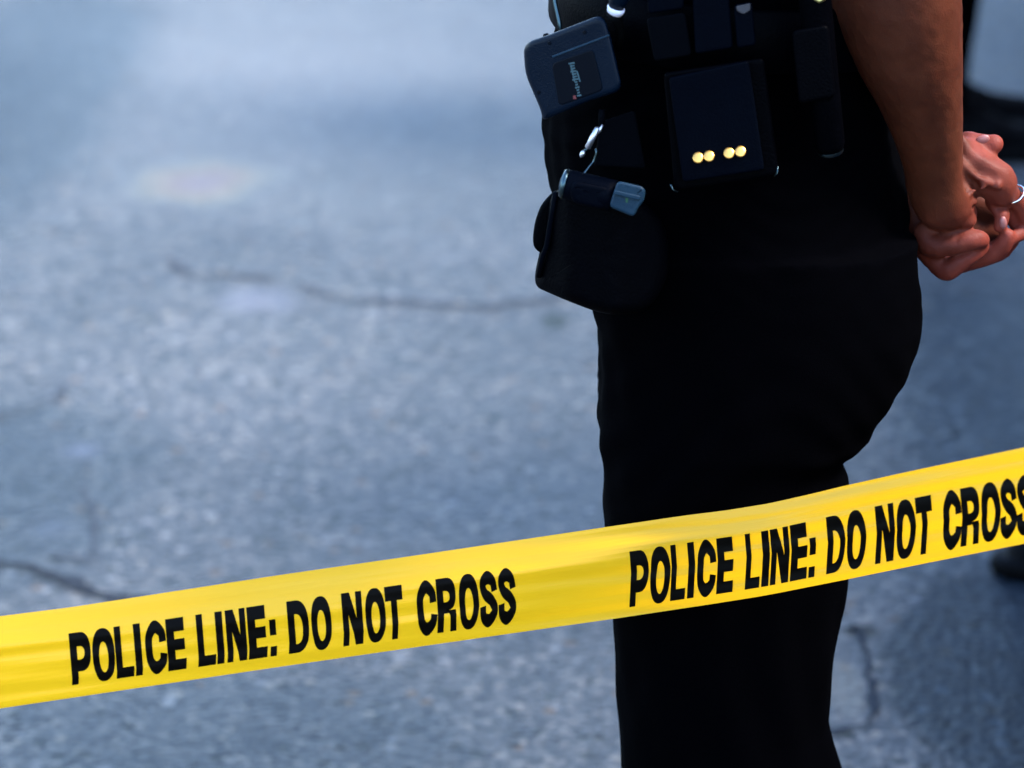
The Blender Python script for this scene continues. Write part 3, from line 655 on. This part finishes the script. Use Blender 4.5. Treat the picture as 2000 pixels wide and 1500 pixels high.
# duty belt, a band round the hips
def belt_band(z0, z1, m, parent):
    bm = bmesh.new(); n = 72; rings = []
    for (z, out) in ((z0, .002), (z0, .006), (z0 + .002, .009), (z1 - .002, .009), (z1, .006), (z1, .002)):
        ring = []
        for a in np.arange(n) / n * 2 * math.pi:
            zz = z + .010 * math.cos(a - math.pi)
            xl = np.interp(zz, sil[:, 0], sil[:, 1]); xr = np.interp(zz, sil[:, 0], sil[:, 2]); c, s_ = math.cos(a), math.sin(a); e = 2 / 2.4
            ring.append(bm.verts.new(((xl + xr) / 2 + ((xr - xl) / 2 + out) * math.copysign(abs(c) ** e, c), 3.12 + (.172 + out) * math.copysign(abs(s_) ** e, s_), zz)))
        rings.append(ring)
    rings.append(rings[0])
    for A, B in zip(rings[:-1], rings[1:]):
        for i in range(n): bm.faces.new((A[i], A[(i + 1) % n], B[(i + 1) % n], B[i]))
    return from_bm('belt', bm, m, parent)
belt_band(1.020, 1.072, M['leather'], officer)

# ring on the finger
r0 = hp(1185, 680, .010); r1 = hp(1240, 770, .016)
ax_ = Vector(r1 - r0).normalized(); u_ = ax_.orthogonal().normalized(); v_ = ax_.cross(u_)
rp = [Vector(r0) + (u_ * math.cos(a) + v_ * math.sin(a)) * .0089 for a in np.linspace(0, 2 * math.pi, 41)]
rg = tube('ring', rp, .0011, M['steel'], officer, n=8, caps=False)
# thumb nail and finger nails
def nail(x, y, d, rx, ry, ang, parent=officer):
    g = SDF((-.012, -.006, -.012), (.012, .006, .012), .0007); g.ell((0, 0, 0), (rx, .0022, ry), .001); v, f = g.mesh()
    c, s_ = math.cos(ang), math.sin(ang); o = hp(x, y, d)
    v = np.stack([v[:, 0] * c - v[:, 2] * s_, v[:, 1], v[:, 0] * s_ + v[:, 2] * c], 1) + o; return np_mesh('nail', [(v, f)], M['nail'], parent)
nail(905, 195, .0128, .0062, .0040, .35); nail(1088, 930, -.0010, .0032, .0055, .1)

# ------------------------------------------------------------------ things on the belt
# every item has its own distance and a face that turns with the hip
def hipY(px): return float(np.interp(px, [1000, 1060, 1120, 1200, 1300, 1420, 1550, 1650, 1720], [3.04, 3.01, 2.972, 2.944, 2.930, 2.927, 2.932, 2.95, 2.98]))

# 1 tilted blue-grey radio at the front of the belt
rd = empty('radio', P(1120, 130, 2.96)); tag(rd, 'blue-grey plastic handheld radio case tilted on the front of the belt', 'radio')
yf = lambda a, b: float(np.interp(a, [1020, 1215], [2.955, 2.905]))
o1 = round_poly([(1022, 84), (1066, 70), (1178, 27), (1192, 70), (1217, 176), (1150, 197), (1060, 236), (1056, 214), (1026, 145)], [34, 18, 20, 18, 22, 22, 18, 14, 20], 8)
body = slab('case', o1, yf, .042, .0045, M['dev'])
rec = slab('label_panel', round_poly([(1078, 124), (1158, 96), (1178, 176), (1092, 207)], 10), lambda a, b: yf(a, b) - .0010, .004, .0008, M['devdark'])
rim = slab('rim', round_poly([(1078, 109), (1189, 67), (1190.5, 70), (1079, 113)], 1), lambda a, b: yf(a, b) - .0008, .006, .0004, M['lampbody'])
def print_mark(shapes, yfun, m, name):
    bm = bmesh.new()
    for sh in shapes: bm.faces.new([bm.verts.new(P(a, b, yfun(a, b))) for a, b in sh])
    return from_bm(name, bm, m, smooth=False)
# a small vertical silver script on the label, too small to read
strokes = []
cx0, cy0, cx1, cy1 = 1116, 122, 1132, 190
for i in range(13):
    t = i / 13; x = cx0 + (cx1 - cx0) * t; y = cy0 + (cy1 - cy0) * t; wdt = 4.0 + 3.0 * (i % 3 == 0) + (3 if i < 7 else 0)
    strokes.append([(x - wdt * .6, y + 1), (x + wdt * .6, y - 1.2), (x + wdt * .6 + .8, y + 2.3), (x - wdt * .6 + .8, y + 4.2)])
strokes.append([(1113.5, 127), (1116, 126), (1124, 160), (1121.5, 160)]); strokes.append([(1125, 138), (1128.5, 139), (1134.5, 159), (1131.5, 160)])
mark = print_mark(strokes, lambda a, b: yf(a, b) - .0014, M['print'], 'print')
red = print_mark([[(1119, 187), (1124, 186), (1126, 193), (1120, 194)]], lambda a, b: yf(a, b) - .0014, M['redprint'], 'print')
screws = []
for sx, sy, sr in ((1142, 63, 4.2), (1073, 84, 3.6), (1052, 180, 4.0)):
    screws.append(slab('screw', [(sx + sr * math.cos(a), sy + sr * math.sin(a)) for a in np.arange(14) / 14 * 6.283], lambda a, b: yf(a, b) - .0006, .003, .0005, M['devdark']))
knob = slab('knob', round_poly([(1060, 66), (1071, 64), (1074, 75), (1062, 79)], 4), 2.962, .014, .003, M['devdark'])
adopt(rd, body, rec, rim, mark, red, *screws, knob)

# 2 cord with a bright collar above the radio
cdr = empty('microphone_cord', P(1205, 20, 2.93)); tag(cdr, 'thick blue-grey cord with a white collar ending above the radio', 'cord')
a = tube('cord_sleeve', [P(1225, -120, 2.90), P(1216, -40, 2.905), P(1211, -8, 2.91), P(1202.5, 16, 2.914)], [.0082, .0082, .0080, .0060], M['dev'], n=24)
b_ = tube('collar', [P(1205, 13, 2.9135), P(1203.5, 17, 2.914), P(1200, 25, 2.915)], [.0066, .0072, .0062], mat('white_plastic', (.80, .76, .84), .3), n=24)
c = tube('cord', [P(1200, 24, 2.915), P(1204, 34, 2.918), P(1210, 50, 2.925), P(1211, 66, 2.93), P(1207, 95, 2.945)], [.0062, .0050, .0036, .0032, .003], M['rubber'], n=16)
adopt(cdr, a, b_, c)
cd2 = tube('coiled_cord', [P(1080, -60, 2.98), P(1084, 5, 2.975), P(1092, 40, 2.97), P(1098, 75, 2.965)], .0018, M['darksteel'], n=12)
tag(cd2, 'thin dark cord hanging at the front edge of the shirt above the radio', 'cord')

# 3 steel snap hook below the radio
sh = empty('snap_hook', P(1155, 275, 2.93)); tag(sh, 'small polished steel snap hook hanging between radio and leather pouch', 'snap hook')
k1 = tube('shank', [P(1168, 249, 2.922), P(1167, 251, 2.921), P(1158, 268, 2.921), P(1148, 288, 2.922), P(1147, 290, 2.923)], [.0008, .0022, .0024, .0024, .0008], M['satin'])
k2 = tube('swivel', [P(1141, 294, 2.923), P(1139.5, 297, 2.922), P(1136, 304, 2.923), P(1134.5, 307, 2.924)], [.0007, .0019, .0019, .0007], M['satin'])
k3 = tube('gate', [P(1177, 243, 2.922), P(1172, 253, 2.921), P(1168, 261, 2.921)], [.0009, .0013, .0009], M['satin'])
k4 = tube('neck', [P(1147, 290, 2.923), P(1141, 295, 2.923)], .0011, M['darksteel'])
k5 = tube('hanger', [P(1176, 214, 2.925), P(1175, 228, 2.924), P(1175, 245, 2.924)], .0026, M['nylon'])
k6 = tube('split_ring', [P(1164, 290, 2.926), P(1165, 300, 2.926), P(1161, 312, 2.926), P(1157, 319, 2.926), P(1140, 340, 2.9)], .0008, M['darksteel'])
adopt(sh, k1, k2, k3, k4, k5, k6)
st = slab('strap', round_poly([(1172, 238), (1240, 215), (1262, 330), (1160, 325)], 8), 2.934, .008, .0018, M['nylon'])
tag(st, 'wide black nylon strap hanging behind the snap hook above the pouch', 'strap')

# 4 big leather pouch with a torch lying across its top
po = empty('leather_pouch', P(1170, 480, 2.93)); tag(po, 'large black leather belt pouch with a bulging side flap under the torch', 'pouch')
pf = lambda a, b: float(np.interp(a, [1040, 1110, 1200, 1300], [2.945, 2.905, 2.892, 2.905]))
o4 = [(1088, 372), (1130, 362), (1200, 372), (1262, 400), (1300, 450), (1302, 540), (1262, 604), (1210, 614), (1168, 609), (1120, 592), (1068, 570), (1050, 560), (1045, 542), (1050, 510), (1064, 450), (1072, 400)]
pb = slab('pouch_body', closed_spline(o4, 4), pf, .075, .009, M['leather'])
o5 = [(1086, 372), (1094, 396), (1080, 440), (1070, 480), (1060, 494), (1046, 486), (1041, 470), (1043, 445), (1049, 420), (1061, 395)]
fl = slab('side_flap', closed_spline(o5, 4), 2.935, .05, .0035, M['leather'])
pipe = tube('piping', [P(1085, 376, 2.918), P(1078, 420, 2.922), P(1068, 480, 2.925), P(1060, 500, 2.93), P(1052, 540, 2.936)], .0022, M['navy_leather'])
adopt(po, pb, fl, pipe)
to = empty('torch', P(1175, 380, 2.89)); tag(to, 'short grey-blue torch lying across the top of the leather pouch', 'torch')
A, B = P(1112, 361, 2.882), P(1256, 398, 2.872)
lerp = lambda t, dz=0: A + (B - A) * t + np.array([0, 0, dz])
h1 = tube('lens_ring', [lerp(-.10), lerp(-.06), lerp(-.02)], [.0105, .0122, .0105], M['darksteel'], n=32)
h2 = tube('lens', [lerp(-.125), lerp(-.11), lerp(-.05)], [.004, .0078, .0088], M['lampbody'], n=32)
h3 = tube('torch_body', [lerp(-.04), lerp(0), lerp(.5), lerp(.6)], [.0112, .0118, .0124, .0128], M['navy_leather'], n=32)
h4 = slab('tail_block', round_poly([(1207, 353), (1254, 364), (1261, 372), (1258, 392), (1247, 404), (1238, 424), (1190, 404), (1198, 376)], 9), lambda a, b: 2.861, .024, .002, M['lampbody'])
h6 = slab('ridge', round_poly([(1200, 371), (1252, 383), (1249, 392), (1198, 380)], 4), lambda a, b: 2.8585, .006, .0010, M['lampbody'])
h7 = print_mark([[(1222, 384), (1227, 385), (1226, 396), (1222, 395)]], lambda a, b: 2.8605, M['greenprint'], 'print')
sb = slab('retaining_band', round_poly([(1122, 352), (1182, 364), (1200, 372), (1180, 412), (1118, 396), (1112, 370)], 16), lambda a, b: 2.866, .030, .0035, M['navy_leather'])
adopt(to, h1, h2, h3, h4, h6, h7); adopt(po, sb)

# 5 magazine pouch with four brass snaps and the keepers above it
mp = empty('magazine_pouch', P(1400, 240, 2.92)); tag(mp, 'tall flat navy-black leather pouch with four brass snaps near its bottom edge', 'pouch')
mf = lambda a, b: 2.888 + (b - 240) * 1e-5
fr = slab('backing', round_poly([(1296, 142), (1492, 112), (1522, 342), (1318, 374)], [12, 12, 18, 18], 7), lambda a, b: mf(a, b) + .010, .03, .003, M['leather'])
fp = slab('front_panel', round_poly([(1306, 152), (1462, 118), (1493, 332), (1334, 356)], 9, 6), mf, .02, .0018, M['navy_leather'])
sn = []
for sx, sy in ((1363, 307), (1384.5, 304), (1423.5, 298), (1446, 295)):
    o = P(sx, sy, mf(sx, sy) - .0005); bm = bmesh.new()
    rings = []
    for r_, d_ in ((.0042, -.004), (.0042, .0010), (.0039, .0014), (.0026, .0017), (.0010, .0018)):
        rings.append([bm.verts.new((o[0] + r_ * math.cos(a), o[1] - d_ + r_ * math.sin(a) * .60 - .0012, o[2] + r_ * math.sin(a) * .92 + d_ * .3)) for a in np.arange(24) / 24 * 6.2832])
    for q, r2 in zip(rings[:-1], rings[1:]):
        for i in range(24): bm.faces.new((q[i], q[(i + 1) % 24], r2[(i + 1) % 24], r2[i]))
    bm.faces.new(rings[-1]); sn.append(from_bm('snap', bm, M['brass']))
gl = [tube('corner_glint', [P(1310, 360, 2.889), P(1314, 370, 2.888), P(1324, 375, 2.889)], .0006, M['darksteel']), tube('corner_glint', [P(1519, 325, 2.889), P(1518.5, 338, 2.888), P(1512, 344, 2.889)], .0006, M['darksteel'])]  # thin metal strips modelled in place of glints on the corners
adopt(mp, fr, fp, *sn, *gl)
k = 0
for poly, lab, mm, yk in (([(1262, 36), (1338, 24), (1352, 108), (1278, 120)], 'black leather belt keeper above the left side of the snap pouch', 'nylon', 2.900),
                          ([(1350, -60), (1420, -60), (1432, 94), (1358, 106)], 'tall black leather belt keeper in the middle above the snap pouch', 'navy_leather', 2.896)):
    tag(slab('belt_keeper', round_poly(poly, 9), yk, .022, .002, M[mm]), lab, 'belt keeper', 'keepers on the duty belt')
kp = empty('belt_keeper', P(1455, 50, 2.90)); tag(kp, 'narrow belt keeper with a worn silvery patch at its top edge', 'belt keeper', 'keepers on the duty belt')
ka = slab('keeper_body', round_poly([(1433, 9), (1469, 3), (1477, 88), (1440, 95)], 9), 2.894, .022, .002, M['navy_leather'])
kb = slab('worn_patch', round_poly([(1437, 12), (1466, 6), (1466, 20), (1452, 28), (1440, 22)], 4), 2.8925, .004, .0008, M['badge'])
adopt(kp, ka, kb)
tag(slab('belt_pouch', round_poly([(1262, -60), (1338, -60), (1336, 17), (1266, 28)], 9), 2.903, .022, .002, M['navy_leather']), 'small dark pouch at the top edge above the left keeper', 'pouch')

# 6 baton hanging behind the pouch
bt = empty('baton', P(1615, 150, 2.95)); tag(bt, 'long black baton hanging between the snap pouch and the forearm', 'baton')
b1 = tube('shaft', [P(1575, -160, 2.90), P(1592, 0, 2.905), P(1620, 280, 2.915), P(1622, 294, 2.916)], [.0125, .0125, .012, .010], M['leather'], n=28)
b2 = tube('tip', [P(1621, 286, 2.9155), P(1622.5, 297, 2.916), P(1623.5, 302, 2.917)], [.0105, .010, .004], M['darksteel'], n=28)
b3 = slab('baton_holder', round_poly([(1546, 60), (1618, 48), (1632, 190), (1560, 204)], 12), 2.8935, .04, .0025, M['leather'])
adopt(bt, b1, b2, b3)
bk = tube('buckle', [P(1590, -6, 2.885), P(1600, 1, 2.884), P(1610, -5, 2.885)], .0024, M['gold']); tag(bk, 'tiny dull gold stud at the top edge above the baton', 'stud')

# ------------------------------------------------------------------ two more people, mostly outside the frame
def bystander(name_label, x, y, ang, boots_only_off=0.0):
    """standing figure built from one body surface, with trousers, shirt, hair and boots; x,y = its nearer ankle"""
    g = SDF((-.30, -.38, .03), (.30, .38, 1.86), .010)
    g.ell((0, 0, .98), (.11, .15, .13), .05); g.ell((0, 0, 1.26), (.12, .165, .24), .05); g.cone((0, 0, 1.42), (.01, 0, 1.56), .06, .055, .04)
    g.ell((.03, 0, 1.68), (.095, .076, .115), .02); g.ell((.06, 0, 1.63), (.055, .05, .055), .03); g.cone((.118, 0, 1.69), (.142, 0, 1.655), .009, .012, .012)
    for s_ in (-1, 1):
        g.chain([((0, s_ * .19, 1.43), .058), ((-.02, s_ * .245, 1.15), .044), ((.06, s_ * .25, .92), .030), ((.09, s_ * .25, .86), .036)], .03)
        g.chain([((.09, s_ * .25, .86), .034), ((.115, s_ * .245, .79), .022)], .02)
        for q in range(4): g.cone((.08 + q * .018, s_ * .245, .82), (.10 + q * .016, s_ * .238, .745 + .008 * abs(q - 1.5)), .0095, .0085, .006)
        g.chain([((0, s_ * .09, .92), .085), ((.02, s_ * .10, .50), .058), ((-.02, s_ * .11, .10), .042)], .03)
        g.ell((.012, s_ * .079, 1.675), (.018, .008, .03), .004)
    body_ = np_mesh('person', [g.mesh()], M['skin'])
    t = SDF((-.2, -.25, .07), (.2, .25, 1.06), .008)
    t.ell((0, 0, .95), (.135, .18, .16), .04)
    for s_ in (-1, 1): t.chain([((0, s_ * .085, .90), .105), ((.02, s_ * .10, .50), .082), ((-.015, s_ * .11, .16), .075), ((-.015, s_ * .11, .12), .076)], .03)
    sl, (X, Y, Z) = t.box(t.lo, t.lo + t.n * t.h); t.F = np.maximum(np.maximum(t.F, Z - 1.03), .10 - Z); t.ripple(.002, 45, 8, 2)
    tr_ = np_mesh('trousers', [t.mesh()], M['cloth'], body_)
    t = SDF((-.22, -.36, .95), (.22, .36, 1.56), .008); t.ell((0, 0, 1.10), (.14, .185, .17), .05); t.ell((0, 0, 1.30), (.145, .19, .22), .05)
    for s_ in (-1, 1): t.chain([((0, s_ * .18, 1.43), .075), ((-.02, s_ * .24, 1.22), .062)], .04)
    t.ripple(.002, 50, 8, 4); np_mesh('shirt', [t.mesh()], M['cloth'], body_)
    t = SDF((-.12, -.12, 1.6), (.16, .12, 1.84), .007); t.ell((.02, 0, 1.70), (.100, .085, .11), .01); t.ell((.13, 0, 1.63), (.06, .12, .09), .01, cut=True); np_mesh('hair', [t.mesh()], M['hair'], body_)
    for s_ in (-1, 1): np_mesh('boot', [boot_mesh(-.03, s_ * .11, 0)], M['bootleather'], body_)
    body_.rotation_euler = (0, 0, ang)
    c, s_ = math.cos(ang), math.sin(ang); ox, oy = -.02, -.11
    body_.location = (x - (ox * c - oy * s_), y - (ox * s_ + oy * c), 0)
    tag(body_, name_label, 'person')
    return body_
q = G(1800, 318)
bystander('person in dark trousers and boots standing behind the officer, foot past the forearm', q[0] + .0, q[1] + .03, math.radians(2))
q = G(2362, 1062)
bystander('person at the right edge, only the dark tip of a shoe showing below the tape', q[0], q[1] + .10, math.radians(176))

# ------------------------------------------------------------------ wall added outside the frame to shade the right side
def brick():
    m = bpy.data.materials.new('brick'); m.use_nodes = True; n = m.node_tree; b = n.nodes['Principled BSDF']; t = n.nodes.new('ShaderNodeTexBrick')
    t.inputs['Color1'].default_value = (.11, .06, .045, 1); t.inputs['Color2'].default_value = (.07, .04, .035, 1); t.inputs['Mortar'].default_value = (.12, .11, .1, 1); t.inputs['Scale'].default_value = 5
    tc = n.nodes.new('ShaderNodeTexCoord'); sx_ = n.nodes.new('ShaderNodeSeparateXYZ'); n.links.new(tc.outputs['Object'], sx_.inputs[0]); ad_ = n.nodes.new('ShaderNodeMath'); n.links.new(sx_.outputs[0], ad_.inputs[0]); n.links.new(sx_.outputs[1], ad_.inputs[1]); cb_ = n.nodes.new('ShaderNodeCombineXYZ'); n.links.new(ad_.outputs[0], cb_.inputs[0]); n.links.new(sx_.outputs[2], cb_.inputs[1]); n.links.new(cb_.outputs[0], t.inputs[0])
    n.links.new(t.outputs[0], b.inputs['Base Color']); b.inputs['Roughness'].default_value = .9; return m
M['brick'] = brick(); M['stone'] = mat('stone_trim', (.2, .19, .18), .8)
# unseen brick wall, added to block the sun from the right
r = empty('added_shade_wall', (2.3, 9, 0)); tag(r, 'added out-of-frame brick wall with stone coping, shading the right side of the pavement', 'wall')
adopt(r, box('wall_face', (2.18, .6, 0), (2.53, 16, 2.5), M['brick']), box('coping', (2.12, .54, 2.5), (2.59, 16.06, 2.6), M['stone']))
